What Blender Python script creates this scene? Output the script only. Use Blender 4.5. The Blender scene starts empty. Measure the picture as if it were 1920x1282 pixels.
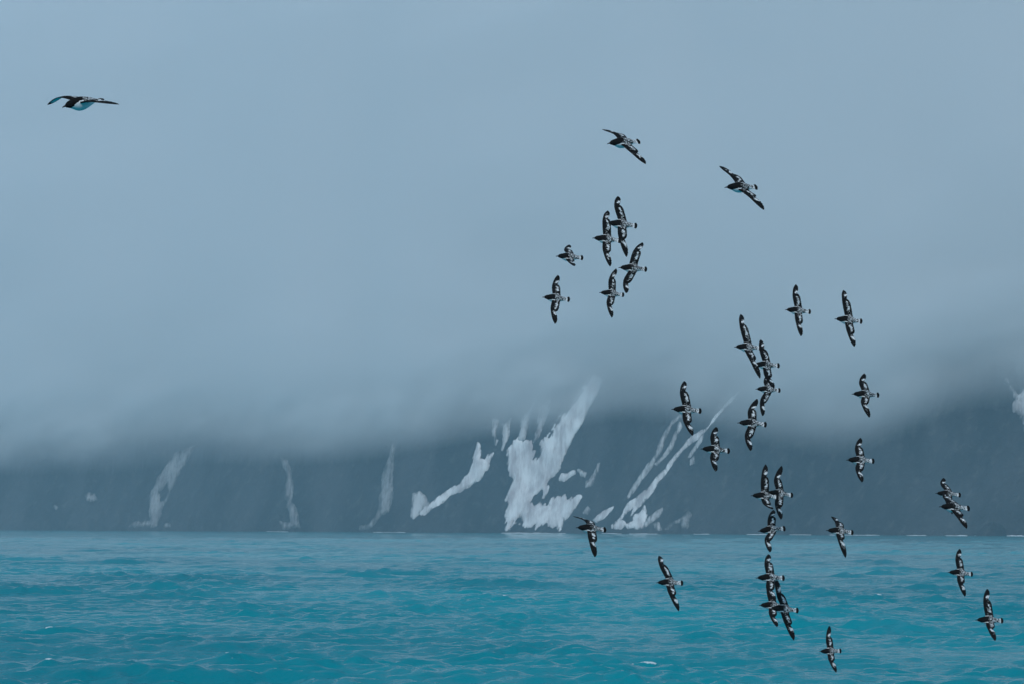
import bpy, math
import numpy as np
from mathutils import Matrix, Vector

SC = bpy.context.scene
COL = SC.collection
R = math.radians

# ------------------------------------------------------------------ camera
CAM_H = 8.0
FOCAL = 150.0
PITCH = 2.40
ROLL = 0.10
cam_data = bpy.data.cameras.new('camera')
cam_data.lens = FOCAL
cam_data.sensor_width = 36.0
cam_data.clip_start = 1.0
cam_data.clip_end = 60000.0
cam = bpy.data.objects.new('camera', cam_data)
cam.matrix_world = (Matrix.Translation((0, 0, CAM_H)) @ Matrix.Rotation(R(90 + PITCH), 4, 'X')
                    @ Matrix.Rotation(R(ROLL), 4, 'Z'))
COL.objects.link(cam)
SC.camera = cam

# ------------------------------------------------------------------ sky, sun, exposure
SUN_ELEV, SUN_AZ = 38.0, 205.0          # azimuth clockwise from +Y: behind the camera, a little to the left
world = bpy.data.worlds.new('World')
SC.world = world
world.use_nodes = True
wn = world.node_tree
wn.nodes.clear()
sky = wn.nodes.new('ShaderNodeTexSky')
sky.sky_type = 'NISHITA'
sky.sun_disc = False
sky.sun_elevation = R(SUN_ELEV)
sky.sun_rotation = R(SUN_AZ)
sky.dust_density = 2.0
mixo = wn.nodes.new('ShaderNodeMix')
mixo.data_type = 'RGBA'
mixo.inputs['Factor'].default_value = 0.90          # overcast: the cloud sheet hides nearly all blue sky
wn.links.new(sky.outputs[0], mixo.inputs['A'])
mixo.inputs['B'].default_value = (1.72, 3.24, 4.66, 1)
bg = wn.nodes.new('ShaderNodeBackground')
bg.inputs['Strength'].default_value = 0.10
wn.links.new(mixo.outputs['Result'], bg.inputs['Color'])
wo = wn.nodes.new('ShaderNodeOutputWorld')
wn.links.new(bg.outputs[0], wo.inputs['Surface'])

sun_data = bpy.data.lights.new('sun', 'SUN')
sun_data.energy = 1.5
sun_data.angle = R(14)
sun_data.color = (1.0, 0.975, 0.95)     # soft daylight through thin cloud behind the camera
sun = bpy.data.objects.new('sun', sun_data)
az, el = R(SUN_AZ), R(SUN_ELEV)
to_sun = Vector((math.sin(az) * math.cos(el), math.cos(az) * math.cos(el), math.sin(el)))
sun.rotation_euler = to_sun.to_track_quat('Z', 'Y').to_euler()
sun.location = (0, -50, 80)
COL.objects.link(sun)

SC.view_settings.view_transform = 'Standard'
SC.view_settings.look = 'None'
SC.view_settings.exposure = 0.10
SC.view_settings.gamma = 1.0
SC.view_settings.use_curve_mapping = False
SC.render.engine = 'CYCLES'
SC.cycles.max_bounces = 16
SC.cycles.diffuse_bounces = 3
SC.cycles.glossy_bounces = 3
SC.cycles.volume_bounces = 12
SC.cycles.use_denoising = True
SC.cycles.use_light_tree = False
world.cycles.sampling_method = 'NONE'
SC.cycles.caustics_reflective = False
SC.cycles.caustics_refractive = False

# ------------------------------------------------------------------ helpers
PXK = 36.0 / (1920.0 * FOCAL)          # radians per photo pixel, near the axis
CM = np.array(cam.matrix_world.to_3x3())


def ray(px, py):
    """direction from the camera through photo pixel (px, py), unit depth along the view axis"""
    d = np.array([(px - 960.0) * PXK, -(py - 641.0) * PXK, -1.0])
    return CM @ d


CAM = np.array([0.0, 0.0, CAM_H])


def hash2(ix, iy, seed):
    h = (ix.astype(np.int64) * 374761393 + iy.astype(np.int64) * 668265263 + seed * 1442695041) & 0xFFFFFFFF
    h = ((h ^ (h >> 13)) * 1274126177) & 0xFFFFFFFF
    h = h ^ (h >> 16)
    return (h & 0xFFFFFF) / float(0xFFFFFF)


def vnoise(x, y, seed=0):
    x = np.asarray(x, float); y = np.asarray(y, float)
    x0 = np.floor(x); y0 = np.floor(y)
    fx = x - x0; fy = y - y0
    fx = fx * fx * fx * (fx * (fx * 6 - 15) + 10)
    fy = fy * fy * fy * (fy * (fy * 6 - 15) + 10)
    a = hash2(x0, y0, seed); b = hash2(x0 + 1, y0, seed)
    c = hash2(x0, y0 + 1, seed); d = hash2(x0 + 1, y0 + 1, seed)
    return (a + (b - a) * fx) * (1 - fy) + (c + (d - c) * fx) * fy


def fbm(x, y, octv=4, seed=0, gain=0.5):
    s = 0; a = 1.0; t = 0
    for o in range(octv):
        s = s + a * (vnoise(np.asarray(x) * 2 ** o, np.asarray(y) * 2 ** o, seed + o * 17) - 0.5)
        t += a
        a *= gain
    return s / t * 2


def smooth(a, b, x):
    t = np.clip((np.asarray(x, float) - a) / (b - a), 0, 1)
    return t * t * (3 - 2 * t)


def grid_faces(nr, nc, flip=False):
    i = np.arange(nr - 1)[:, None]; j = np.arange(nc - 1)[None, :]
    a = i * nc + j
    q = np.stack([a, a + 1, a + nc + 1, a + nc], -1).reshape(-1, 4)
    return q[:, ::-1] if flip else q


def mesh_np(name, verts, quads, shade=True):
    me = bpy.data.meshes.new(name)
    v = np.ascontiguousarray(verts, dtype=np.float32); q = np.ascontiguousarray(quads, dtype=np.int32)
    me.vertices.add(len(v)); me.vertices.foreach_set('co', v.ravel())
    me.loops.add(q.size); me.loops.foreach_set('vertex_index', q.ravel())
    me.polygons.add(len(q))
    me.polygons.foreach_set('loop_start', np.arange(0, q.size, q.shape[1], dtype=np.int32))
    if shade:
        me.polygons.foreach_set('use_smooth', np.ones(len(q), dtype=bool))
    me.update(calc_edges=True)
    me.validate()
    return me


def link(name, me, mat=None, parent=None, **props):
    o = bpy.data.objects.new(name, me)
    COL.objects.link(o)
    if mat is not None and me is not None:
        if not me.materials:
            me.materials.append(mat)
    if parent is not None:
        o.parent = parent
    for k, v in props.items():
        o[k] = v
    return o


def set_attr(me, name, kind, data):
    at = me.attributes.new(name, kind, 'POINT')
    key = 'value' if kind == 'FLOAT' else 'vector'
    at.data.foreach_set(key, np.ascontiguousarray(data, dtype=np.float32).ravel())


class NT:
    """small node-tree helper"""
    def __init__(self, name):
        self.m = bpy.data.materials.new(name)
        self.m.use_nodes = True
        self.t = self.m.node_tree
        self.t.nodes.clear()
        self.out = self.n('ShaderNodeOutputMaterial')

    def n(self, kind, **kw):
        nd = self.t.nodes.new(kind)
        for k, v in kw.items():
            if hasattr(nd, k):
                setattr(nd, k, v)
        return nd

    def l(self, a, b):
        self.t.links.new(a, b)

    def val(self, sock, v):
        if hasattr(v, 'is_output'):
            self.l(v, sock)
        else:
            sock.default_value = v

    def math(self, op, a, b=0.0, c=None):
        nd = self.n('ShaderNodeMath', operation=op)
        self.val(nd.inputs[0], a); self.val(nd.inputs[1], b)
        if c is not None:
            self.val(nd.inputs[2], c)
        return nd.outputs[0]

    def noise(self, vec, scale, detail=3, rough=0.5, dist=0.0):
        nd = self.n('ShaderNodeTexNoise')
        if vec is not None:
            self.l(vec, nd.inputs['Vector'])
        nd.inputs['Scale'].default_value = scale
        nd.inputs['Detail'].default_value = detail
        nd.inputs['Roughness'].default_value = rough
        nd.inputs['Distortion'].default_value = dist
        return nd.outputs['Fac']

    def mapping(self, vec, scale=(1, 1, 1), rot=(0, 0, 0), loc=(0, 0, 0)):
        nd = self.n('ShaderNodeMapping')
        self.l(vec, nd.inputs['Vector'])
        nd.inputs['Scale'].default_value = scale
        nd.inputs['Rotation'].default_value = rot
        nd.inputs['Location'].default_value = loc
        return nd.outputs[0]

    def step(self, x, a, b):
        nd = self.n('ShaderNodeMapRange', interpolation_type='SMOOTHSTEP')
        self.l(x, nd.inputs['Value'])
        nd.inputs['From Min'].default_value = a
        nd.inputs['From Max'].default_value = b
        return nd.outputs[0]

    def mix(self, f, a, b):
        nd = self.n('ShaderNodeMix', data_type='RGBA')
        self.val(nd.inputs['Factor'], f)
        self.val(nd.inputs['A'], a); self.val(nd.inputs['B'], b)
        return nd.outputs['Result']

    def bsdf(self, col, rough=0.8, spec=0.3, normal=None, ior=1.45):
        b = self.n('ShaderNodeBsdfPrincipled')
        self.val(b.inputs['Base Color'], col)
        self.val(b.inputs['Roughness'], rough)
        b.inputs['Specular IOR Level'].default_value = spec
        b.inputs['IOR'].default_value = ior
        if normal is not None:
            self.l(normal, b.inputs['Normal'])
        self.l(b.outputs[0], self.out.inputs['Surface'])
        return b

    def bump(self, h, strength, dist):
        nd = self.n('ShaderNodeBump')
        self.l(h, nd.inputs['Height'])
        nd.inputs['Strength'].default_value = strength
        nd.inputs['Distance'].default_value = dist
        return nd.outputs[0]


# ------------------------------------------------------------------ materials
def mat_sea():
    t = NT('sea_water')
    geo = t.n('ShaderNodeNewGeometry').outputs['Position']
    at = t.n('ShaderNodeAttribute'); at.attribute_name = 'foam'
    big = t.noise(t.mapping(geo, (0.010, 0.004, 0.01)), 1.0, 3)
    col = t.mix(t.step(big, 0.35, 0.65), (0.000, 0.200, 0.252, 1), (0.000, 0.295, 0.352, 1))
    fn = t.noise(geo, 1.6, 4, 0.65)
    foam = t.step(t.math('ADD', at.outputs['Fac'], t.math('MULTIPLY', t.math('SUBTRACT', fn, 0.5), 0.9)), 0.62, 0.78)
    col = t.mix(foam, col, (0.72, 0.78, 0.80, 1))
    h1 = t.noise(t.mapping(geo, (0.75, 1.0, 1.0), (0, 0, 0.25)), 2.0, 4, 0.6)
    nrm = t.bump(h1, 0.5, 0.32)
    t.bsdf(col, t.math('ADD', t.math('MULTIPLY', foam, 0.5), 0.07), 0.045, nrm, 1.333)
    return t.m


def mat_rock():
    t = NT('dark_wet_rock')
    geo = t.n('ShaderNodeNewGeometry').outputs['Position']
    a = t.noise(t.mapping(geo, (0.035, 0.02, 0.012), (0, 0.45, 0)), 1.0, 6, 0.6)
    b = t.noise(geo, 0.12, 6, 0.65)
    c = t.noise(t.mapping(geo, (0.03, 0.01, 0.0055), (0, 0.52, 0), (4, 0, 2)), 1.0, 4, 0.6)
    a = t.math('ADD', t.math('MULTIPLY', a, 0.5), t.math('MULTIPLY', c, 0.5))
    col = t.mix(t.step(a, 0.40, 0.62), (0.005, 0.006, 0.007, 1), (0.042, 0.042, 0.045, 1))
    col = t.mix(t.math('MULTIPLY', t.step(b, 0.5, 0.75), 0.5), col, (0.12, 0.115, 0.11, 1))
    t.bsdf(col, 0.85, 0.2, t.bump(b, 0.8, 4.0))
    return t.m


def mat_snow(name, solid):
    t = NT(name)
    geo = t.n('ShaderNodeNewGeometry').outputs['Position']
    a = t.noise(t.mapping(geo, (0.16, 0.03, 0.03), (0, 0.5, 0)), 1.0, 5, 0.65)
    b = t.noise(geo, 0.06, 3)
    hi = (0.88, 0.88, 0.88, 1)
    lo = (0.42, 0.38, 0.385, 1)
    f = t.step(t.math('ADD', t.math('MULTIPLY', a, 0.75), t.math('MULTIPLY', b, 0.35)), 0.38, 0.68)
    cov = t.n('ShaderNodeAttribute'); cov.attribute_name = 'cover'
    g = t.noise(t.mapping(geo, (0.55, 0.10, 0.085), (0, 0.5, 0)), 1.0, 5, 0.7)
    g2 = t.noise(geo, 0.35, 5, 0.7)
    g = t.math('ADD', t.math('MULTIPLY', g, 0.65), t.math('MULTIPLY', g2, 0.35))
    k = t.math('ADD', t.math('MULTIPLY', cov.outputs['Fac'], solid), t.math('MULTIPLY', t.math('SUBTRACT', g, 0.42 + (1 - solid) * 0.12), 12.0))
    k = t.math('MULTIPLY', t.step(k, -0.8, 1.6 + 2.2 * (1 - solid)), 0.10 + 0.90 * solid ** 2)  # smaller values blend the snow further into the rock colour
    rockc = t.mix(a, (0.020, 0.021, 0.024, 1), (0.070, 0.068, 0.068, 1))
    t.bsdf(t.mix(k, rockc, t.mix(f, lo, hi)), 0.75, 0.2, t.bump(a, 0.6, 1.5))
    return t.m


def mat_plain(name, col, rough=0.7, spec=0.3, var=0.15, scale=40):
    t = NT(name)
    tc = t.n('ShaderNodeTexCoord').outputs['Object']
    n = t.noise(tc, scale, 3)
    d = tuple(c * (1 - var) for c in col[:3]) + (1,)
    t.bsdf(t.mix(n, d, col), rough, spec)
    return t.m


def mat_plumage():
    t = NT('pied_plumage')
    pale = t.n('ShaderNodeAttribute'); pale.attribute_name = 'pale'
    amp = t.n('ShaderNodeAttribute'); amp.attribute_name = 'speckle'
    rest = t.n('ShaderNodeAttribute'); rest.attribute_name = 'rest'
    n1 = t.noise(rest.outputs['Vector'], 66.0, 4, 0.65, 0.6)
    n1 = t.math('MULTIPLY', t.math('SUBTRACT', n1, 0.5), 2.3)
    v = t.math('ADD', pale.outputs['Fac'], t.math('MULTIPLY', n1, amp.outputs['Fac']))
    f = t.step(v, 0.36, 0.64)
    n2 = t.noise(rest.outputs['Vector'], 120.0, 2)
    dark = t.mix(n2, (0.005, 0.005, 0.006, 1), (0.018, 0.016, 0.015, 1))
    light = t.mix(n2, (0.74, 0.75, 0.76, 1), (0.86, 0.86, 0.86, 1))
    t.bsdf(t.mix(f, dark, light), 0.8, 0.05)
    return t.m


def mat_volume(name, color, density, aniso=0.0):
    t = NT(name)
    v = t.n('ShaderNodeVolumePrincipled')
    v.inputs['Color'].default_value = color
    v.inputs['Density'].default_value = density
    v.inputs['Anisotropy'].default_value = aniso
    t.l(v.outputs[0], t.out.inputs['Volume'])
    return t.m


M_SEA = mat_sea()
M_ROCK = mat_rock()
M_SNOW = {k: mat_snow('snow_' + k, c) for k, c in (('solid', 1.0), ('grey', 0.8), ('muted', 0.55))}  # the last kind has most rock colour mixed in and is dullest
M_FOAM = mat_plain('white_surf', (0.80, 0.83, 0.85, 1), 0.8, 0.2, 0.25, 0.4)
M_PLUM = mat_plumage()
M_BEAK = mat_plain('black_horn', (0.012, 0.012, 0.013, 1), 0.4, 0.4, 0.3, 200)
M_EYE = mat_plain('dark_eye', (0.006, 0.005, 0.005, 1), 0.12, 0.5, 0.3, 200)
M_HAZE = mat_volume('pale_air', (0.66, 0.88, 1.0, 1), 1.6e-4)
FOG_SIGMA = 0.13
M_FOG = mat_volume('cloud_mist', (0.985, 0.993, 1.0, 1), FOG_SIGMA)

# ------------------------------------------------------------------ the sea
def build_sea():
    rng = np.random.RandomState(4)
    ys = [-5000, -2500, -1200, -600, -300, -150, -60, 0, 40, 80, 110, 140, 160, 175, 185]
    y = 192.0
    while y < 3500:
        ys.append(y)
        y += 0.40 if y < 400 else 0.0013 * y if y < 900 else 0.0018 * y if y < 1900 else y * 0.006
    ys += [3900, 4500, 5200]
    ys = np.array(ys, float)
    u = np.concatenate([np.linspace(-1, -0.15, 30)[:-1], np.linspace(-0.15, 0.15, 440), np.linspace(0.15, 1, 30)[1:]])
    half = np.where(ys <= 190, np.minimum(5200, 900 + (190 - ys)), np.minimum(5200, ys))
    half = np.where(ys > 3500, 5200, half)
    X = u[None, :] * half[:, None]
    Y = np.repeat(ys[:, None], len(u), 1)
    dy = np.gradient(ys)[:, None]
    dxs = half[:, None] * 0.30 / 440
    Z = np.zeros_like(X); DX = np.zeros_like(X); DY = np.zeros_like(X)
    lap = np.zeros_like(X)
    comps = []
    for k in range(90):
        lam = 0.9 * (10.0 / 0.9) ** rng.rand()
        ang = R(262) + rng.randn() * R(42)
        comps.append((lam, ang, 0.048 * lam / (2 * math.pi) * (0.8 + 0.4 * rng.rand()) * min(1.0, (2.2 / lam) ** 0.85), rng.rand() * 6.283))
    for k in range(14):
        lam = 9.0 * (26.0 / 9.0) ** rng.rand()
        comps.append((lam, R(262) + rng.randn() * R(30), 0.014 * lam / (2 * math.pi), rng.rand() * 6.283))
    comps += [(37.0, R(240), 0.15, 1.0), (61.0, R(258), 0.24, 2.2), (28.0, R(285), 0.09, 4.1), (22.0, R(250), 0.08, 0.6)]
    gust = 0.40 + 1.5 * vnoise(X / 7, Y / 16, 5) ** 2 + 0.5 * vnoise(X / 40, Y / 110, 6) ** 2
    for lam, ang, a, ph in comps:
        kx, ky = math.cos(ang) * 2 * math.pi / lam, math.sin(ang) * 2 * math.pi / lam
        lam_y = 2 * math.pi / max(abs(ky), 1e-3)
        wgt = smooth(2.0, 4.0, lam_y / dy) * smooth(2.0, 4.0, lam / dxs)
        th = kx * X + ky * Y + ph
        g = a * wgt * (gust if lam < 30 else 1)
        Z += g * np.cos(th)
        s = np.sin(th)
        DX -= 0.25 * g * math.cos(ang) * s
        DY -= 0.25 * g * math.sin(ang) * s
        lap += g * (2 * math.pi / lam) * np.cos(th)
    foam = smooth(0.75, 1.1, lap) * smooth(0.66, 0.80, vnoise(X / 9, Y / 22, 9)) * (Y > 195) * (Y < 3300)
    V = np.stack([X + DX, Y + DY, Z], -1).reshape(-1, 3)
    me = mesh_np('sea', V, grid_faces(len(ys), len(u)))
    set_attr(me, 'foam', 'FLOAT', foam.ravel())
    return link('sea', me, M_SEA, kind='structure')


build_sea()

# ------------------------------------------------------------------ the mountainside
def base_y(x):
    x = np.asarray(x, float)
    return 2840 - 1.45 * np.clip(x, -900, 900) - 0.3 * (x - np.clip(x, -900, 900)) + 22 * fbm(x / 120, x * 0 + 3.3, 3, 21) + 60 * fbm(x / 520, x * 0 + 8.1, 2, 31)


def cliff_y(x, z):
    x = np.asarray(x, float); z = np.asarray(z, float)
    # gullies run down to the left, as the snow in them does
    g = fbm((x - 0.42 * z) / 46, z / 170, 3, 41)
    rock = 9.5 * g + 4.5 * fbm(x / 22, z / 30, 3, 51)
    return base_y(x) + z * 0.62 + 14 * smooth(0, 40, z) + rock * smooth(-2, 18, z)


def build_cliff():
    xs = np.concatenate([np.linspace(-3800, -620, 90)[:-1], np.arange(-620, 560, 2.6), np.linspace(560, 3800, 90)])
    zs = np.concatenate([np.linspace(-3, 150, 68), np.linspace(150, 210, 10)[1:]])
    X, Zz = np.meshgrid(xs, zs)
    Y = cliff_y(X, Zz)
    top = np.stack([xs, Y[-1] + 700, np.full_like(xs, 213.0)], -1)[None]
    V = np.concatenate([np.stack([X, Y, Zz], -1), top], 0)
    me = mesh_np('mountainside', V.reshape(-1, 3), grid_faces(len(zs) + 1, len(xs)))
    return link('mountainside', me, M_ROCK, kind='structure')


build_cliff()


def on_cliff(px, py):
    """the point of the mountainside seen at a photo pixel"""
    d = ray(px, py)
    t = 2800.0
    for _ in range(30):
        p = CAM + d * t
        t += (float(cliff_y(p[0], p[2])) - p[1]) * 0.6
    return CAM + d * t


def poly_sd(px, pz, poly):
    """signed distance to a polygon, positive inside"""
    P = np.array(poly); n = len(P)
    d2 = np.full(px.shape, 1e18); ins = np.zeros(px.shape, bool)
    for i in range(n):
        a = P[i]; b = P[(i + 1) % n]
        e = b - a
        wx = px - a[0]; wz = pz - a[1]
        t = np.clip((wx * e[0] + wz * e[1]) / max(e @ e, 1e-9), 0, 1)
        d2 = np.minimum(d2, (wx - e[0] * t) ** 2 + (wz - e[1] * t) ** 2)
        c = ((a[1] > pz) != (b[1] > pz)) & (px < (b[0] - a[0]) * (pz - a[1]) / (b[1] - a[1] + 1e-12) + a[0])
        ins ^= c
    d = np.sqrt(d2)
    return np.where(ins, d, -d)


def flat_poly(pts, ox, oy, s):
    out = []
    for x, y in pts:
        p = on_cliff(ox + x / s, oy + y / s)
        out.append((p[0], p[2]))
    return out


SEED = [100]


def snow(label, outer, holes=(), mat='solid', org=(900, 700, 3.84), rough=1.3, streak=1.6, step=0.62, thick=1.3):
    SEED[0] += 7
    sd0 = SEED[0]
    polys = [flat_poly(p, *org) for p in outer]
    hol = [flat_poly(p, *org) for p in holes]
    A = np.concatenate([np.array(p) for p in polys])
    x0, z0 = A.min(0) - 4; x1, z1 = A.max(0) + 4
    z0 = max(z0, -1.0)
    xs = np.arange(x0, x1, step); zs = np.arange(z0, z1, step * 1.15)
    X, Z = np.meshgrid(xs, zs)
    sd = np.full(X.shape, -1e9)
    for p in polys:
        sd = np.maximum(sd, poly_sd(X, Z, p))
    for p in hol:
        sd = np.minimum(sd, -poly_sd(X, Z, p))
    sd = sd + rough * 1.2 * fbm(X / 6, Z / 6, 4, sd0, 0.62) + streak * 1.3 * fbm((X - 0.55 * Z) / 2.4, Z / 24, 3, sd0 + 3, 0.6)
    h = np.clip(sd * 0.8, -1.6, thick) + 0.25 * fbm((X - 0.5 * Z) / 3.0, Z / 14, 3, sd0 + 5)
    keep = sd > -1.4
    kc = keep[:-1, :-1] | keep[1:, :-1] | keep[:-1, 1:] | keep[1:, 1:]
    q = grid_faces(*X.shape)[kc.ravel()]
    used, inv = np.unique(q, return_inverse=True)
    Yv = cliff_y(X, Z) - h * 1.2 - 0.35
    V = np.stack([X, Yv, Z], -1).reshape(-1, 3)[used]
    me = mesh_np('snow_patch', V, inv.reshape(-1, 4))
    set_attr(me, 'cover', 'FLOAT', np.minimum(sd, 2.8).ravel()[used])
    return link('snow_patch', me, M_SNOW[mat], label=label, category='snow patch', group='snow patches on the misty mountainside')


snow('broad white snowfield pouring down to the shore, widest on the mountainside',
     [[(860, 40), (800, 240), (745, 340), (695, 450), (640, 540), (600, 650), (545, 735), (490, 785), (485, 860), (462, 890), (470, 950),
       (500, 960), (520, 900), (550, 900), (600, 880), (640, 910), (690, 890), (740, 888), (690, 960), (640, 1010), (600, 1060), (570, 1112),
       (480, 1085), (440, 1085), (400, 1112), (330, 1095), (260, 1085), (185, 1118), (200, 1000), (196, 900), (215, 820), (228, 750), (198, 680),
       (205, 590), (218, 520), (250, 465), (300, 478), (375, 485), (388, 540), (370, 630), (410, 610), (440, 540), (450, 490), (500, 440),
       (560, 350), (600, 290), (680, 210), (740, 120), (820, 0)]],
     [[(365, 925), (400, 872), (440, 845), (460, 880), (462, 935), (430, 952), (390, 942)],
      [(232, 1062), (280, 1012), (298, 975), (302, 1050), (306, 1082), (270, 1070)]], rough=1.5, streak=2.2)
for lab, p in (
        ('short faint snow wisp left of the broad snowfield, nearest its top', [(92, 330), (130, 340), (116, 515), (92, 450)]),
        ('faint snow wisp hanging just above the left edge of the broad snowfield', [(165, 360), (222, 320), (195, 480), (162, 560)]),
        ('pale snow wisp rising into cloud from the upper left of the broad snowfield', [(276, 470), (298, 350), (355, 250), (395, 180), (356, 330), (314, 478)]),
        ('curved pale snow wisp between the broad snowfield and the cloud, nearest its long arm', [(378, 510), (412, 380), (424, 250), (510, 190), (486, 320), (434, 420), (398, 495)])):
    snow(lab, [p], mat='grey', rough=1.0, streak=1.2)
snow('small rounded snow patch alone to the right of the broad snowfield',
     [[(578, 752), (590, 725), (640, 710), (685, 698), (690, 722), (650, 745), (602, 774), (580, 768)]], rough=0.8, streak=0.5)
snow('pointed snow sliver standing upright right of the small rounded patch',
     [[(870, 630), (862, 700), (832, 752), (800, 808), (758, 822), (750, 780), (790, 758), (820, 700), (846, 650)]], mat='grey', rough=0.8, streak=0.9)
snow('tiny dull snow fleck between the rounded patch and the upright sliver',
     [[(708, 692), (762, 714), (757, 748), (733, 738)]], mat='grey', rough=0.7, streak=0.6)
snow('long narrow snow streak slanting from the cloud down to the shore',
     [[(1900, 90), (1760, 225), (1690, 305), (1640, 385), (1600, 405), (1540, 445), (1500, 478), (1430, 560), (1378, 612), (1338, 680), (1278, 745),
       (1228, 800), (1150, 868), (1060, 940), (1010, 1030), (970, 1080), (985, 1084), (1040, 1020), (1100, 960), (1136, 915), (1078, 1036),
       (1108, 1000), (1180, 922), (1242, 850), (1272, 790), (1342, 712), (1392, 630), (1432, 580), (1512, 500), (1582, 462), (1622, 412), (1684, 342), (1770, 245)]],
     rough=0.7, streak=0.5)
snow('thin broken snow streak left of the long slanting one, under a gliding bird',
     [[(1442, 295), (1400, 328), (1338, 420), (1298, 470), (1282, 540), (1238, 610), (1176, 690), (1118, 790), (1056, 892), (1068, 897), (1134, 810),
       (1194, 730), (1234, 660), (1274, 600), (1304, 560), (1324, 492), (1354, 432), (1376, 372), (1446, 312)]], mat='grey', rough=0.7, streak=0.6)
snow('faint thin snow thread between the two slanting streaks',
     [[(1440, 345), (1398, 430), (1366, 510), (1318, 590), (1256, 650), (1272, 660), (1334, 602), (1384, 532), (1416, 452), (1456, 380)]], mat='grey', rough=0.5, streak=0.4)
snow('faint snow thread branching down right of the long slanting streak',
     [[(1604, 415), (1568, 490), (1536, 530), (1496, 602), (1512, 596), (1560, 535), (1592, 480)]], mat='grey', rough=0.5, streak=0.4)
snow('tiny snow fleck right of the long slanting streak, beneath its branch',
     [[(1544, 588), (1539, 642), (1508, 664), (1518, 622)]], mat='grey', rough=0.5, streak=0.4)
snow('leaf shaped snow patch standing on the shore, right of the streak foot',
     [[(1100, 1060), (1110, 1010), (1150, 1000), (1186, 952), (1197, 1020), (1182, 1070), (1165, 1112), (1070, 1118), (1056, 1092)]], rough=0.8, streak=0.8)
snow('slim snow tongue slanting right beside the leaf shaped shore patch',
     [[(1170, 1108), (1186, 1070), (1240, 1018), (1310, 970), (1294, 1012), (1242, 1062), (1192, 1104)]], mat='grey', rough=0.6, streak=0.5)
snow('slim snow tongue above the shore, left of the long streak foot',
     [[(818, 1052), (848, 1018), (900, 988), (970, 950), (944, 987), (892, 1034), (840, 1064)]], rough=0.6, streak=0.5)
snow('tiny snow fleck above the shore between broad snowfield and slim tongue',
     [[(744, 1002), (775, 956), (788, 974), (772, 1008)]], mat='grey', rough=0.5, streak=0.4)
snow('low lumpy snow drift at the very foot of the long streak',
     [[(948, 1112), (955, 1090), (990, 1070), (1030, 1060), (1046, 1080), (1020, 1112)]], rough=0.6, streak=0.5)
snow('forked dull snow patch at the shore, rightmost of the shore patches',
     [[(1338, 1118), (1368, 1080), (1430, 1038), (1506, 984), (1524, 1020), (1494, 1114), (1460, 1108), (1450, 1062), (1400, 1082), (1352, 1122)]], mat='muted', rough=0.9, streak=0.9)
snow('tiny crooked snow fleck on the shore between tongue and forked patch',
     [[(1250, 1084), (1280, 1068), (1294, 1100), (1304, 1122), (1272, 1116)]], mat='grey', rough=0.5, streak=0.4)
LC = (200, 800, 2.56)
snow('forked snow tongue curving down to the left, hook shaped',
     [[(1780, 72), (1797, 90), (1792, 150), (1815, 160), (1834, 130), (1858, 122), (1838, 192), (1782, 258), (1720, 297), (1640, 342), (1560, 397), (1508, 424),
       (1498, 416), (1560, 358), (1620, 313), (1690, 268), (1740, 218), (1760, 150)]], org=LC, rough=0.9, streak=0.8)
snow('fan shaped snow patch at the lower end of the hooked tongue',
     [[(1470, 318), (1500, 308), (1532, 333), (1548, 365), (1512, 402), (1475, 438), (1458, 427), (1464, 360)]], org=LC, mat='grey', rough=0.9, streak=0.6)
snow('dim upright snow streak with a foot bent left along the shore',
     [[(1384, 50), (1378, 180), (1367, 260), (1373, 330), (1352, 412), (1322, 424), (1302, 442), (1270, 478), (1212, 493), (1218, 476), (1265, 460), (1293, 425),
       (1308, 390), (1312, 310), (1322, 230), (1342, 190), (1358, 140), (1368, 50)]], org=LC, mat='muted', rough=0.9, streak=0.9)
snow('dim narrow snow streak with a boot shaped foot on the shore',
     [[(830, 140), (872, 168), (888, 230), (894, 300), (888, 360), (908, 390), (922, 440), (928, 482), (850, 488), (832, 452), (860, 464), (885, 460), (878, 410),
       (862, 380), (856, 310), (866, 240), (848, 180)]], org=LC, mat='muted', rough=0.9, streak=0.8)
snow('dim wide snow gully at far left, spreading along the shore',
     [[(420, 90), (372, 190), (332, 270), (302, 330), (277, 380), (252, 430), (242, 478), (104, 478), (130, 458), (208, 448), (202, 380), (213, 310), (238, 250), (278, 190), (330, 120)]],
     [[(255, 312), (290, 268), (302, 310), (277, 362), (255, 352)]], org=LC, mat='muted', rough=1.2, streak=1.2)
snow('tiny dim snow fleck on the shore right of the far left gully',
     [[(272, 478), (280, 462), (304, 464), (308, 480)]], org=LC, mat='muted', rough=0.4, streak=0.3)
LL = (0, 760, 4.58)
snow('faint round snow fleck high on the slope at far left',
     [[(728, 770), (760, 745), (810, 760), (826, 800), (780, 815), (740, 806)]], org=LL, mat='muted', rough=1.0, streak=0.6)
snow('faintest tiny snow fleck, leftmost on the mountainside',
     [[(452, 866), (478, 852), (498, 872), (480, 888)]], org=LL, mat='muted', rough=0.5, streak=0.3)
snow('snow gully half in cloud at the right edge of the view',
     [[(1350, 180), (1400, 262), (1430, 276), (1470, 240), (1560, 220), (1560, 600), (1480, 540), (1450, 470), (1402, 368), (1372, 334), (1394, 300)]],
     [[(1412, 300), (1432, 296), (1440, 318), (1424, 326)]], org=(1500, 660, 3.464), mat='grey', rough=1.2, streak=1.4)


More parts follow.
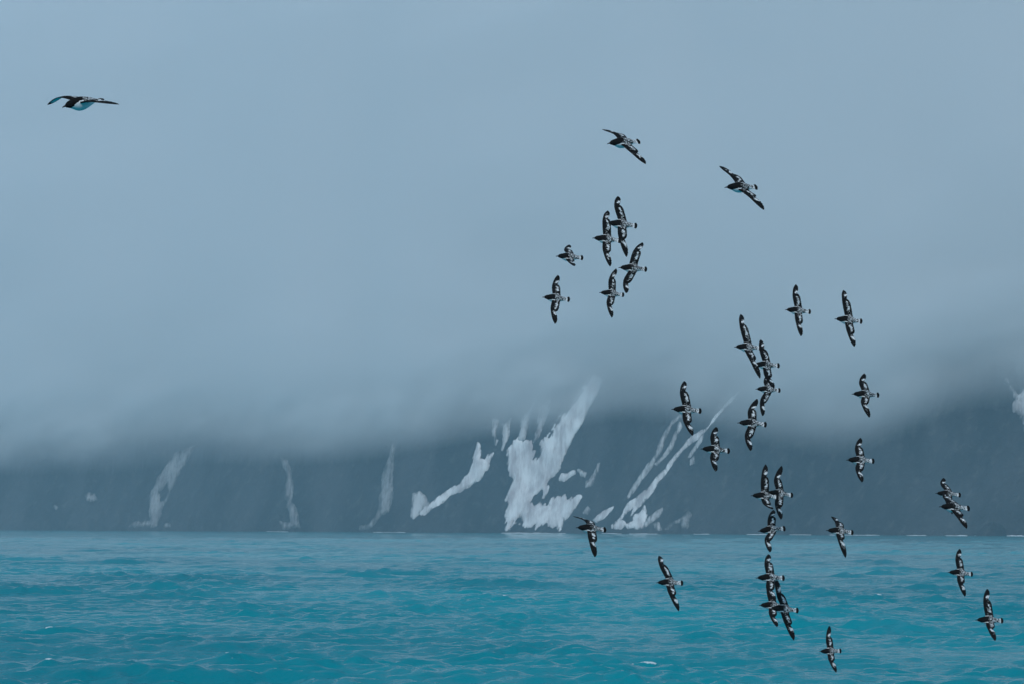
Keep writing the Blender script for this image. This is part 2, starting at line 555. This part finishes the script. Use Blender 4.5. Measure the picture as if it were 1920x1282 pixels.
# a dark rock off the shore, and surf along the foot of the mountain
def build_rock():
    d = ray(1860, 1000)
    t = 2300.0
    for _ in range(40):
        p = CAM + d * t
        t += (float(base_y(p[0])) - 24 - p[1]) * 0.6
    p = CAM + d * t
    n_u, n_v = 40, 18
    th = np.linspace(0, 2 * math.pi, n_u, endpoint=False); v = np.linspace(0, 1, n_v)
    T, Vv = np.meshgrid(th, v)
    rr = np.sqrt(np.clip(1 - Vv ** 2.4, 0, 1)) * (1 + 0.25 * fbm(np.cos(T) * 1.6 + 5, np.sin(T) * 1.6 + Vv * 2, 3, 77))
    X = 8.2 * rr * np.cos(T) + 1.2 * Vv
    Y = 6.0 * rr * np.sin(T)
    Z = -1.5 + 9.0 * Vv * (1 + 0.16 * fbm(np.cos(T) * 2, np.sin(T) * 2 + 9, 3, 79))
    V = np.stack([X, Y, Z], -1)
    q = []
    for i in range(n_v - 1):
        for j in range(n_u):
            q.append((i * n_u + j, i * n_u + (j + 1) % n_u, (i + 1) * n_u + (j + 1) % n_u, (i + 1) * n_u + j))
    me = mesh_np('sea_rock', V.reshape(-1, 3), np.array(q), shade=False)
    o = link('sea_rock', me, M_ROCK, label='low dark rock rising from the sea at the foot of the mountainside', category='rock')
    o.location = (p[0], p[1], 0)


build_rock()


def build_surf():
    V, Q = [], []
    off = 0
    for x0, x1, hgt in ((940, 1060, 0.9), (1128, 1165, 1.0), (1180, 1232, 1.3), (1300, 1330, 0.7), (1555, 1648, 1.1), (1700, 1735, 0.8), (1772, 1812, 1.6),
                        (1828, 1850, 1.2), (1868, 1925, 1.3), (700, 760, 0.6), (500, 540, 0.6), (1400, 1440, 0.7), (1480, 1520, 0.8)):
        pxs = np.linspace(x0, x1, int((x1 - x0) * 1.2))
        base = []
        for px in pxs:
            d = ray(px, 1000)
            t = 2700.0
            for _ in range(12):
                p = CAM + d * t
                t += (float(base_y(p[0])) - 5 - p[1]) * 0.6
            base.append((CAM + d * t)[:2])
        base = np.array(base)
        e = np.sin(np.linspace(0, math.pi, len(pxs))) ** 0.5
        hh = 0.16 * hgt * e * np.clip(0.6 + 2.2 * fbm(base[:, 0] / 4, base[:, 0] * 0 + x0, 4, 91), -0.6, 3)
        prof = [(-9, -0.6), (-5, 0.45), (-2, 0.9), (0, 1.0), (2.0, 0.75), (4, 0.2), (7, -0.6)]
        rows = []
        for dy, f in prof:
            z = np.where(f > 0, 0.35 + f * hh, -1.2)
            rows.append(np.stack([base[:, 0], base[:, 1] + dy + 1.2 * fbm(base[:, 0] / 4, base[:, 0] * 0 + dy, 2, 95), z], -1))
        G = np.stack(rows)
        V.append(G.reshape(-1, 3)); Q.append(grid_faces(len(prof), len(pxs)) + off)
        off += G.shape[0] * G.shape[1]
    me = mesh_np('surf', np.concatenate(V), np.concatenate(Q))
    link('surf', me, M_FOAM, kind='stuff', label='white surf breaking along the foot of the mountainside', category='surf')


build_surf()

# ------------------------------------------------------------------ the birds
# body sections: distance from beak tip, half width, half height, height of the section's middle
SECT = np.array([
    (0.028, .0070, .0080, -.017), (0.032, .0135, .0140, -.015), (0.040, .0195, .0205, -.012), (0.052, .0250, .0265, -.009), (0.066, .0295, .0320, -.008),
    (0.082, .0345, .0375, -.008), (0.102, .0420, .0445, -.010), (0.124, .0520, .0530, -.013), (0.150, .0590, .0590, -.015), (0.180, .0610, .0595, -.014),
    (0.210, .0570, .0540, -.012), (0.240, .0480, .0450, -.009), (0.268, .0390, .0340, -.005), (0.292, .0325, .0230, -.003), (0.310, .0300, .0140, -.001),
    (0.328, .0310, .0075, 0), (0.346, .0350, .0045, 0), (0.364, .0410, .0034, 0), (0.380, .0450, .0028, 0), (0.390, .0460, .0022, 0)])
T_CENTRE = 0.195
WING_T0, WING_T1, NC = 0.140, 0.254, 13
NA = 24
TS = np.concatenate([[0.028, 0.030, 0.033, 0.039, 0.048, 0.060, 0.072, 0.087, 0.102, 0.116, 0.128],
                     np.linspace(WING_T0, WING_T1, NC), [0.266, 0.280, 0.294, 0.308, 0.322, 0.336, 0.350, 0.362, 0.372, 0.381, 0.390]])
I0 = 11
L_ARM, L_HAND = 0.165, 0.235


def sect(t):
    return [np.interp(t, SECT[:, 0], SECT[:, k]) for k in (1, 2, 3)]


def unit(v):
    return v / max(np.linalg.norm(v), 1e-9)


def gauss(s, q, s0, q0, ss, qq, tilt=0.0):
    return np.exp(-(((s - s0) / ss) ** 2 + ((q - q0 - tilt * (s - s0)) / qq) ** 2))


def bird_mesh(wings, rng):
    """wings: for side +1 (left) and -1 (right), wrist and tip in the bird's own frame (forward, left, up)"""
    V = []; pale = []; spk = []; rest = []
    F = []
    off = rng.rand(3) * 7.0
    for i, t in enumerate(TS):
        w, h, zc = sect(t)
        for k in range(NA):
            th = 2 * math.pi * k / NA
            c, s = math.cos(th), math.sin(th)
            sq = 1.0
            y = w * c * sq
            z = zc + h * s
            x = T_CENTRE - t
            if t > 0.345:
                x += 0.016 * (y / w) ** 2 * (t - 0.345) / 0.045
            V.append((x, y, z))
            up = s
            # plumage: black hood, chequered back and rump, white belly, black tail band
            top_edge = float(np.interp(t, [0.060, 0.078, 0.100, 0.120, 0.16, 0.20, 0.30], [-1.05, -0.50, 0.22, 0.60, 0.60, 0.25, 0.0]))
            if up > top_edge or t < 0.06:
                p = float(np.interp(t, [0.104, 0.150, 0.185, 0.215, 0.27, 0.315, 0.345, 0.354, 0.362, 0.39], [0.0, 0.06, 0.36, 0.44, 0.43, 0.48, 0.62, 0.70, 0.0, 0.0]))
                a = float(np.interp(t, [0.104, 0.15, 0.19, 0.32, 0.35, 0.36], [0.2, 0.7, 1.0, 1.0, 0.7, 0.1]))
            else:
                p = 1.0 if t < 0.356 else 0.0
                a = 0.15
                p *= float(smooth(0.0, 0.25, top_edge - up)) if t < 0.13 else 1.0
            pale.append(p); spk.append(a); rest.append((x + off[0], y + off[1], z + off[2]))
    nt = len(TS)
    kL, kR = 1, NA // 2 - 2              # the side strips that open into the wings: 15-30 and 150-165 degrees
    for i in range(nt - 1):
        for k in range(NA):
            if I0 <= i < I0 + NC - 1 and k in (kL, kR):
                continue
            k2 = (k + 1) % NA
            F.append((i * NA + k, i * NA + k2, (i + 1) * NA + k2, (i + 1) * NA + k))
    F.append(tuple(range(NA))[::-1])
    F.append(tuple((nt - 1) * NA + k for k in range(NA)))
    rear = np.array([-1.0, 0, 0])
    NS = 44
    for side in (1, -1):
        W, T = [np.array(p, float) for p in wings[side]]
        ku, kl = (kL + 1, kL) if side > 0 else (kR, kR + 1)
        up_i = [(I0 + c) * NA + ku for c in range(NC)]
        lo_i = [(I0 + c) * NA + kl for c in range(NC)]
        Rt = (np.array(V[up_i[0]]) + np.array(V[lo_i[0]])) / 2
        span = unit(T - Rt)
        ax = unit(T - W)
        perp = rear - ax * (rear @ ax)
        hand_c = unit(unit(perp) + 0.30 * ax)
        # leading edge: Hermite through root, wrist, tip
        sw = 0.43
        m0 = (W - Rt) * 1.0 + np.array([0.010, 0, 0])
        m1 = 0.55 * (T - Rt)
        m2 = (T - W) * 0.9 + rear * 0.075
        prevu, prevl = up_i, lo_i
        jit = rng.uniform(0.9, 1.12, 4)
        kcut = rng.uniform(0.0, 1.0)
        for j in range(1, NS + 1):
            s = (j / NS)
            if s <= sw:
                u = s / sw
                a, b, ma, mb = Rt, W, m0, m1 * 0.85
            else:
                u = (s - sw) / (1 - sw)
                a, b, ma, mb = W, T, m1 * 1.05, m2
            h00 = 2 * u ** 3 - 3 * u ** 2 + 1; h10 = u ** 3 - 2 * u ** 2 + u; h01 = -2 * u ** 3 + 3 * u ** 2; h11 = u ** 3 - u ** 2
            le = h00 * a + h10 * ma + h01 * b + h11 * mb
            dle = (6 * u * u - 6 * u) * a + (3 * u * u - 4 * u + 1) * ma + (-6 * u * u + 6 * u) * b + (3 * u * u - 2 * u) * mb
            cw = float(smooth(0.22, 0.66, s))
            cd = unit(rear * (1 - cw) + hand_c * cw)
            ch = float(np.interp(s, [0, 0.08, 0.2, 0.34, 0.44, 0.49, 0.56, 0.66, 0.78, 0.88, 0.95, 0.985, 1.0],
                                 [0.114, 0.114, 0.119, 0.118, 0.098, 0.070, 0.074, 0.081, 0.073, 0.054, 0.031, 0.013, 0.003]))
            nf = 12.0
            saw = (s * nf + 0.3) % 1.0
            ch *= 1.0 + (0.075 if s > 0.5 else 0.03) * (saw - 0.6)
            dd = unit(dle)
            n = np.cross(dd, cd) * side
            n = unit(n)
            th = float(np.interp(s, [0, 0.06, 0.14, 0.45, 1.0], [0.011, 0.0080, 0.0060, 0.0042, 0.0012]))
            iu, il = [], []
            for c in range(NC):
                q = c / (NC - 1)
                prof = math.sqrt(max(q, 0.02)) * (1 - q) * 2.2 + 0.10
                cam_ = 0.05 * ch * math.sin(math.pi * min(1, q * 1.1)) * (1 - 0.5 * s)
                p0 = le + cd * (q * ch)
                bl = float(smooth(0.0, 0.12, s))
                for up in (1, -1):
                    P = p0 + n * (up * th * prof + cam_)
                    if bl < 1:
                        bidx = up_i[c] if up > 0 else lo_i[c]
                        B = np.array(V[bidx]) + (le - Rt)
                        P = B * (1 - bl) + P * bl
                    V.append(tuple(P))
                    if up > 0:
                        p = 0.0
                        p = max(p, 0.72 * float(gauss(s, q, 0.20 * jit[0], 0.66, 0.12, 0.24, 0.6)))
                        p = max(p, 0.70 * float(gauss(s, q, 0.33 * jit[0], 0.62, 0.07, 0.17, -0.5)))
                        p = max(p, 0.86 * float(gauss(s, q, 0.60 * jit[1], 0.74, 0.092, 0.34, 1.6)))
                        p = max(p, 0.72 * float(gauss(s, q, 0.70, 0.48, 0.08, 0.14, 1.0)) * kcut)
                        if s < 0.12 and q > 0.3:
                            p = max(p, 0.48 * (1 - s / 0.14))
                        if q > 0.90 and s < 0.46:
                            p *= 0.3
                        if q < 0.22:
                            p *= 0.3
                        a_ = 1.05 if s > 0.13 else 1.15
                    else:
                        p = float(smooth(0.12, 0.30, q) * (1 - smooth(0.84, 0.94, q)) * (1 - smooth(0.78, 0.88, s)) * smooth(0.04, 0.16, s))
                        a_ = 0.3
                    pale.append(p); spk.append(a_)
                    rest.append((-(q * 0.11) * 0.75 + off[0] + 1.3, side * s * 0.40 * 0.9 + off[1], up * 0.3 + off[2] + 2.0))
                    (iu if up > 0 else il).append(len(V) - 1)
            for c in range(NC - 1):
                F.append((prevu[c], prevu[c + 1], iu[c + 1], iu[c]))
                F.append((prevl[c + 1], prevl[c], il[c], il[c + 1]))
            F.append((prevl[0], prevu[0], iu[0], il[0]))
            F.append((prevu[-1], prevl[-1], il[-1], iu[-1]))
            prevu, prevl = iu, il
        for c in range(NC - 1):
            F.append((prevu[c], prevu[c + 1], prevl[c + 1], prevl[c]))
    me = bpy.data.meshes.new('body')
    me.from_pydata([tuple(map(float, v)) for v in V], [], F)
    me.polygons.foreach_set('use_smooth', np.ones(len(me.polygons), dtype=bool))
    import bmesh
    bm = bmesh.new(); bm.from_mesh(me)
    bmesh.ops.recalc_face_normals(bm, faces=bm.faces)
    bm.to_mesh(me); bm.free()
    set_attr(me, 'pale', 'FLOAT', np.array(pale))
    set_attr(me, 'speckle', 'FLOAT', np.array(spk))
    set_attr(me, 'rest', 'FLOAT_VECTOR', np.array(rest))
    me.materials.append(M_PLUM)
    return me


def beak_mesh():
    prof = [(0.042, .0110, .0110, -.014), (0.032, .0078, .0088, -.017), (0.022, .0060, .0072, -.0195), (0.013, .0052, .0064, -.0210),
            (0.006, .0046, .0058, -.0235), (0.001, .0032, .0044, -.0275), (-0.001, .0010, .0014, -.0325)]
    n = 10
    V, F = [], []
    for t, w, h, zc in prof:
        for k in range(n):
            th = 2 * math.pi * k / n
            V.append((T_CENTRE - t, w * math.cos(th), zc + h * math.sin(th)))
    for i in range(len(prof) - 1):
        for k in range(n):
            F.append((i * n + k, i * n + (k + 1) % n, (i + 1) * n + (k + 1) % n, (i + 1) * n + k))
    F.append(tuple(range(n))); F.append(tuple((len(prof) - 1) * n + k for k in range(n))[::-1])
    # the tube of the nostrils on top
    b = len(V)
    for t, r, zc in ((0.032, .0040, -.0080), (0.020, .0036, -.0115)):
        for k in range(6):
            th = 2 * math.pi * k / 6
            V.append((T_CENTRE - t, r * math.cos(th), zc - .001 + r * math.sin(th)))
    for k in range(6):
        F.append((b + k, b + (k + 1) % 6, b + 6 + (k + 1) % 6, b + 6 + k))
    F.append(tuple(b + 6 + k for k in range(6))); F.append(tuple(b + k for k in range(6))[::-1])
    me = bpy.data.meshes.new('beak')
    me.from_pydata(V, [], F)
    me.polygons.foreach_set('use_smooth', np.ones(len(me.polygons), dtype=bool))
    me.materials.append(M_BEAK)
    return me


def eye_mesh():
    V, F = [], []
    n, m = 8, 6
    for i in range(m + 1):
        ph = math.pi * i / m
        for k in range(n):
            th = 2 * math.pi * k / n
            V.append((0.0046 * math.sin(ph) * math.cos(th), 0.0046 * math.sin(ph) * math.sin(th), 0.0046 * math.cos(ph)))
    for i in range(m):
        for k in range(n):
            F.append((i * n + k, i * n + (k + 1) % n, (i + 1) * n + (k + 1) % n, (i + 1) * n + k))
    me = bpy.data.meshes.new('eye')
    me.from_pydata(V, [], F)
    me.polygons.foreach_set('use_smooth', np.ones(len(me.polygons), dtype=bool))
    me.materials.append(M_EYE)
    return me


BEAK = beak_mesh()
EYE = eye_mesh()
BODY_LEN = 0.39


def bird(idx, label, beak, tail, upw, upt, low, lot, bank=56, yaw=4, near=0.0, sgn=(1, -1), dist=None, pitch_add=0.0):
    """beak, tail, wrists and wing tips are read off the photograph; the bird is placed at the distance where it has its real size"""
    beak, tail = np.array(beak, float), np.array(tail, float)
    ln = np.linalg.norm(tail - beak)
    d = dist if dist else BODY_LEN * math.cos(R(yaw)) / (ln * PXK)
    d = d - near
    mid = (beak + tail) / 2
    C = CAM + ray(*mid) * d
    m_px = d * PXK
    right, upv, fwd = CM[:, 0], CM[:, 1], -CM[:, 2]

    def off3(p, L, ref, sg):
        dx, dy = (p[0] - ref[0]) * m_px, -(p[1] - ref[1]) * m_px
        r = math.hypot(dx, dy)
        if r > L * 0.985:
            dep = L * 0.17
        else:
            dep = math.sqrt(L * L - r * r)
        return right * dx + upv * dy + fwd * (dep * sg)
    bd = beak - tail
    ang = math.atan2(-bd[1], -bd[0]) + R(pitch_add)       # nose up is positive for a bird heading left
    f = unit(-right * math.cos(ang) * math.cos(R(yaw)) + upv * math.sin(ang) * math.cos(R(yaw)) - fwd * math.sin(R(yaw)))
    l0 = unit(np.cross(upv, f)); u0 = np.cross(f, l0)
    b = R(bank)
    l = l0 * math.cos(b) - u0 * math.sin(b)
    u = np.cross(f, l)
    Mb = np.stack([f, l, u], 1)
    wings = {}
    for side, wr, tp, sg in ((1, low, lot, sgn[1]), (-1, upw, upt, sgn[0])):
        root_local = np.array([T_CENTRE - WING_T0, side * 0.047, 0.008])
        rw = Mb @ root_local                                     # relative to C
        rpx = np.array([mid[0] + (rw @ right) / m_px, mid[1] - (rw @ upv) / m_px])
        W = rw + off3(wr, L_ARM, rpx, sg)
        T = W + off3(tp, L_HAND, wr, sg)
        wings[side] = (Mb.T @ W, Mb.T @ T)
    rng = np.random.RandomState(300 + idx)
    me = bird_mesh(wings, rng)
    root = bpy.data.objects.new('petrel', None)
    COL.objects.link(root)
    root.empty_display_size = 0.1
    root.matrix_world = Matrix.Translation(Vector(C)) @ Matrix(Mb.tolist()).to_4x4()
    root['label'] = label; root['category'] = 'bird'; root['group'] = 'petrels flying over the sea'
    link('body', me, None, root)
    link('beak', BEAK, None, root)
    for s in (1, -1):
        e = link('eye', EYE, None, root)
        e.location = (T_CENTRE - 0.052, s * 0.0222, -0.001)
    return root


B = [
    ('largest petrel, alone at upper left, seen from the front side with a white belly', (116, 198), (195, 184), (107, 182.5), (82, 194), (173, 194), (228, 199.5), dict(bank=12, yaw=32, dist=36, sgn=(1, -1))),
    ('topmost petrel of the right flock, one wing pointing left and one down right', (1139.4, 267.3), (1200.5, 265), (1150, 250), (1130, 240), (1181, 287), (1208.8, 310), dict(bank=42, yaw=24)),
    ('petrel in open sky at upper right, wings slanting from upper left to lower right', (1359.3, 349.4), (1421, 351), (1370, 329), (1350.9, 309.6), (1402, 370), (1430, 395.3), dict(bank=46, yaw=20)),
    ('highest petrel of the overlapping pair, its head behind the other one\'s wing', (1138, 416.6), (1195, 424), (1151.8, 386), (1159, 367), (1159.4, 446), (1173.6, 482.8), dict()),
    ('petrel whose wing covers its neighbour\'s head, left one of the high pair', (1112.5, 445), (1163, 451.6), (1130, 411), (1139.8, 394.3), (1130.4, 472.3), (1143, 500.7), dict(near=3.0)),
    ('petrel with short drawn-in wings, left of the high cluster', (1042.6, 478.9), (1093.9, 484), (1058, 467), (1067.7, 458), (1063, 490), (1075.3, 500.2), dict(bank=55, yaw=6, sgn=(1, -1))),
    ('petrel with its upper wing swept right, above the lowest one of the high cluster', (1160.1, 500.3), (1213.6, 505.5), (1188, 470), (1205.3, 454.2), (1168.2, 528), (1172.5, 550.3), dict()),
    ('petrel whose tail nearly touches a wing tip, bottom right of the high cluster', (1123.8, 547.2), (1170.8, 553.5), (1142, 522.5), (1155.5, 503.5), (1137.1, 570.6), (1146.3, 596.1), dict(near=-0.5)),
    ('leftmost low petrel of the high cluster, wings straight up and down against sky', (1017, 555.7), (1068.8, 562), (1035.6, 534), (1046.3, 515.3), (1032.3, 581.5), (1040, 607.7), dict()),
    ('left one of the two petrels side by side in open sky', (1472.3, 579.4), (1520.8, 585), (1486.3, 552), (1493.5, 533.1), (1491.3, 605), (1500, 630.8), dict()),
    ('right one of the two petrels side by side in open sky', (1565.2, 596.5), (1617.4, 603), (1579.2, 563), (1583.5, 544), (1587.5, 624), (1599, 649.6), dict()),
    ('top petrel of the tall column, its tail touching the next one\'s wing', (1377.6, 648.4), (1427, 652), (1387, 611), (1389.8, 589.2), (1404, 673), (1423.7, 708.8), dict(near=2.0)),
    ('second petrel down in the tall column, its head behind the top one\'s wing', (1412, 681.5), (1462.3, 685), (1424.4, 656), (1427, 636.7), (1433.5, 706), (1449, 727), dict()),
    ('third petrel down in the tall column, its upper wing hidden by the one above', (1416, 727), (1464.7, 731.5), (1433, 713), (1441, 703), (1424.5, 752), (1428.4, 779), dict(near=-2.5, bank=56)),
    ('lowest petrel of the tall column, upper wing swept right, in front of dark mist', (1382.3, 790), (1438.5, 795.5), (1404, 767), (1421.4, 747.2), (1395.6, 818), (1405, 843.8), dict(near=-1.0)),
    ('petrel just above the long slanting snow streak', (1259.2, 764.5), (1315.7, 770), (1275, 734), (1284, 713.7), (1281, 790), (1296.3, 815.3), dict()),
    ('petrel to the right of the long slanting snow streak, below another', (1314, 839), (1368.9, 845), (1333, 816), (1344.6, 800.2), (1330.7, 860.3), (1338.9, 881.6), dict()),
    ('upper one of two petrels flying one above the other at the cloud edge, right side', (1597.3, 736.3), (1649, 740), (1612, 715), (1623.5, 699.6), (1613, 756), (1626.8, 781.5), dict()),
    ('lower one of two petrels flying one above the other, before the dark mountainside', (1587, 859.8), (1640, 864), (1604.5, 838), (1616.3, 820.9), (1602.5, 880), (1612.3, 902), dict()),
    ('front left petrel of the overlapping pair before the mountainside, lower wing short', (1409, 926.8), (1459, 931), (1427.5, 895), (1436.3, 870.3), (1430.5, 944), (1445, 952), dict(near=2.5)),
    ('rear right petrel of the overlapping pair before the mountainside, head hidden', (1436, 921.5), (1487.5, 928), (1452, 897), (1466.5, 873), (1452.4, 946.8), (1461.8, 971.7), dict()),
    ('petrel straddling the waterline under the overlapping pair', (1421.2, 993.6), (1473.2, 990), (1441.2, 970.2), (1452.4, 956.9), (1432.4, 1011), (1440.7, 1032.6), dict()),
    ('petrel at the waterline with its upper wing stretched flat to the left', (1080.5, 986), (1137, 993), (1094, 975), (1074.9, 969.2), (1103.6, 1012), (1114.3, 1042), dict(bank=50, yaw=10)),
    ('lone petrel low over the sea, long wings slanting, left of the column', (1230.5, 1090.1), (1281.3, 1092.5), (1236.5, 1060), (1236.2, 1042.6), (1254, 1113.3), (1271.3, 1143.7), dict(bank=58)),
    ('petrel at the waterline with a short upper wing and long lower wing', (1549.4, 991.7), (1600.7, 998), (1567, 979), (1562.6, 969.4), (1568, 1008), (1582.5, 1043.4), dict(bank=52)),
    ('top petrel of the low stacked trio over the sea', (1418, 1081), (1471, 1083), (1434, 1055), (1443, 1040), (1436, 1103), (1450, 1124), dict(near=1.5)),
    ('left petrel of the low stacked trio, its tail hidden by its neighbour', (1423, 1132.3), (1474, 1136), (1438, 1109), (1441, 1094), (1441.5, 1152), (1454, 1171.9), dict(near=-0.5)),
    ('right petrel of the low stacked trio, tail spread wide and wings longest', (1444.4, 1138), (1497.3, 1144), (1457, 1116), (1455.6, 1087), (1470.5, 1168), (1487, 1198.8), dict(near=1.0)),
    ('lowest petrel in the photo, flat black and white, close to the sea', (1536, 1220), (1578, 1219.5), (1548.8, 1195), (1555.6, 1173.5), (1553, 1237), (1566, 1258.7), dict(bank=70)),
    ('upper petrel of the overlapping pair at far right before the mountainside', (1753.9, 922.4), (1802.4, 927.5), (1765, 907), (1773, 896.4), (1770, 938), (1781.7, 961.7), dict(near=-1.0, bank=55)),
    ('lower petrel of the overlapping pair at far right before the mountainside', (1763, 947), (1817, 952.5), (1771.5, 934.4), (1775, 925), (1789, 965), (1807, 988.2), dict(near=4.0, bank=50, yaw=8)),
    ('petrel over the sea at far right, upper one of the last two', (1777.2, 1070.4), (1824.7, 1076), (1792, 1046), (1801.6, 1029.3), (1794, 1091), (1806.4, 1116.5), dict()),
    ('rightmost petrel, over the sea near the lower right corner', (1829, 1159.8), (1881.7, 1163), (1844.2, 1126), (1853.8, 1104.6), (1848, 1174.5), (1860.5, 1197.7), dict()),
]
for i, (lab, bk, tl, uw, ut, lw, lt, kw) in enumerate(B):
    bird(i, lab, bk, tl, uw, ut, lw, lt, **kw)

# ------------------------------------------------------------------ cloud on the mountain, and the air
def build_cloud():
    ctrl = [(-2500, 880), (-600, 880), (0, 905), (200, 905), (380, 885), (600, 885), (760, 868), (900, 838), (1030, 832), (1150, 796), (1280, 815), (1420, 850), (1560, 885),
            (1660, 858), (1760, 796), (1840, 778), (1960, 785), (2500, 840), (4500, 850)]
    cx, cz = [], []
    for px, py in ctrl:
        d = ray(px, py)
        t = 2700.0
        for _ in range(20):
            p = CAM + d * t
            t += (float(base_y(p[0])) + 60 - p[1]) * 0.6
        p = CAM + d * t
        cx.append(p[0]); cz.append(p[2])
    xs = np.concatenate([np.linspace(-3700, -640, 40)[:-1], np.arange(-640, 560, 3.5), np.linspace(560, 3700, 40)])
    rr = np.concatenate([np.linspace(0, 90, 46), np.array([100, 115, 135, 160, 200, 250, 300, 350, 400, 450, 500, 560, 600])])
    X, RR = np.meshgrid(xs, rr)
    zb = np.interp(X, cx, cz)
    kern = np.exp(-np.linspace(-2, 2, 25) ** 2); kern /= kern.sum()
    row = np.convolve(np.pad(zb[0], 12, mode='edge'), kern, 'valid')
    zb = np.repeat(row[None], len(rr), 0)
    Z = zb + RR
    nz = fbm((X - 0.5 * Z) / 75, Z / 40, 3, 61, 0.5)
    dz = 38.0 + 12 * fbm(X / 160, Z * 0 + 2, 2, 63)
    s = np.clip((RR + 12 * nz * smooth(0, 30, RR)) / dz, 0, None)
    L = 2.8 / FOG_SIGMA * s ** 2.0 / (1 + 0.25 * s ** 2)
    fade = 1 - smooth(340, 598, RR)
    cy = cliff_y(X, np.clip(Z, 0, 210)) + 0.62 * np.clip(Z - 210, 0, None)
    plain = base_y(X) + 0.62 * Z + 14
    cy = cy + (plain - cy) * smooth(25, 75, RR)
    Y = cy + 0.4 - L * fade - 12 * fbm(X / 150, Z / 90, 2, 67) * smooth(60, 140, RR)
    Yb = np.maximum(Y + 2.0, cy + 25 + 25 * fade)
    nr, nc = X.shape
    Vf = np.stack([X, Y, Z], -1).reshape(-1, 3); Vb = np.stack([X, Yb, Z], -1).reshape(-1, 3)
    N = nr * nc
    Q = [grid_faces(nr, nc), grid_faces(nr, nc, True) + N]
    j = np.arange(nc - 1); i = np.arange(nr - 1)
    Q.append(np.stack([j + 1, j, j + N, j + 1 + N], -1))
    tb = (nr - 1) * nc
    Q.append(np.stack([tb + j, tb + j + 1, tb + j + 1 + N, tb + j + N], -1))
    Q.append(np.stack([i * nc, (i + 1) * nc, (i + 1) * nc + N, i * nc + N], -1))
    e = i * nc + nc - 1
    Q.append(np.stack([e + nc, e, e + N, e + nc + N], -1))
    me = mesh_np('cloud_bank', np.concatenate([Vf, Vb]), np.concatenate(Q), shade=False)
    import bmesh
    bm = bmesh.new(); bm.from_mesh(me)
    bmesh.ops.recalc_face_normals(bm, faces=bm.faces)
    bm.to_mesh(me); bm.free()
    link('cloud_bank', me, M_FOG, kind='stuff', label='low grey cloud hiding the top of the mountainside', category='cloud')


build_cloud()


def build_haze():
    x, y0, y1, z0, z1 = 5400.0, -5400.0, 5400.0, -4.0, 760.0
    V = [(sx * x, yy, zz) for zz in (z0, z1) for yy in (y0, y1) for sx in (-1, 1)]
    F = [(0, 2, 3, 1), (4, 5, 7, 6), (0, 1, 5, 4), (2, 6, 7, 3), (0, 4, 6, 2), (1, 3, 7, 5)]
    me = bpy.data.meshes.new('haze')
    me.from_pydata(V, [], F)
    link('haze', me, M_HAZE, kind='stuff', label='thin pale haze over the sea', category='haze')


build_haze()
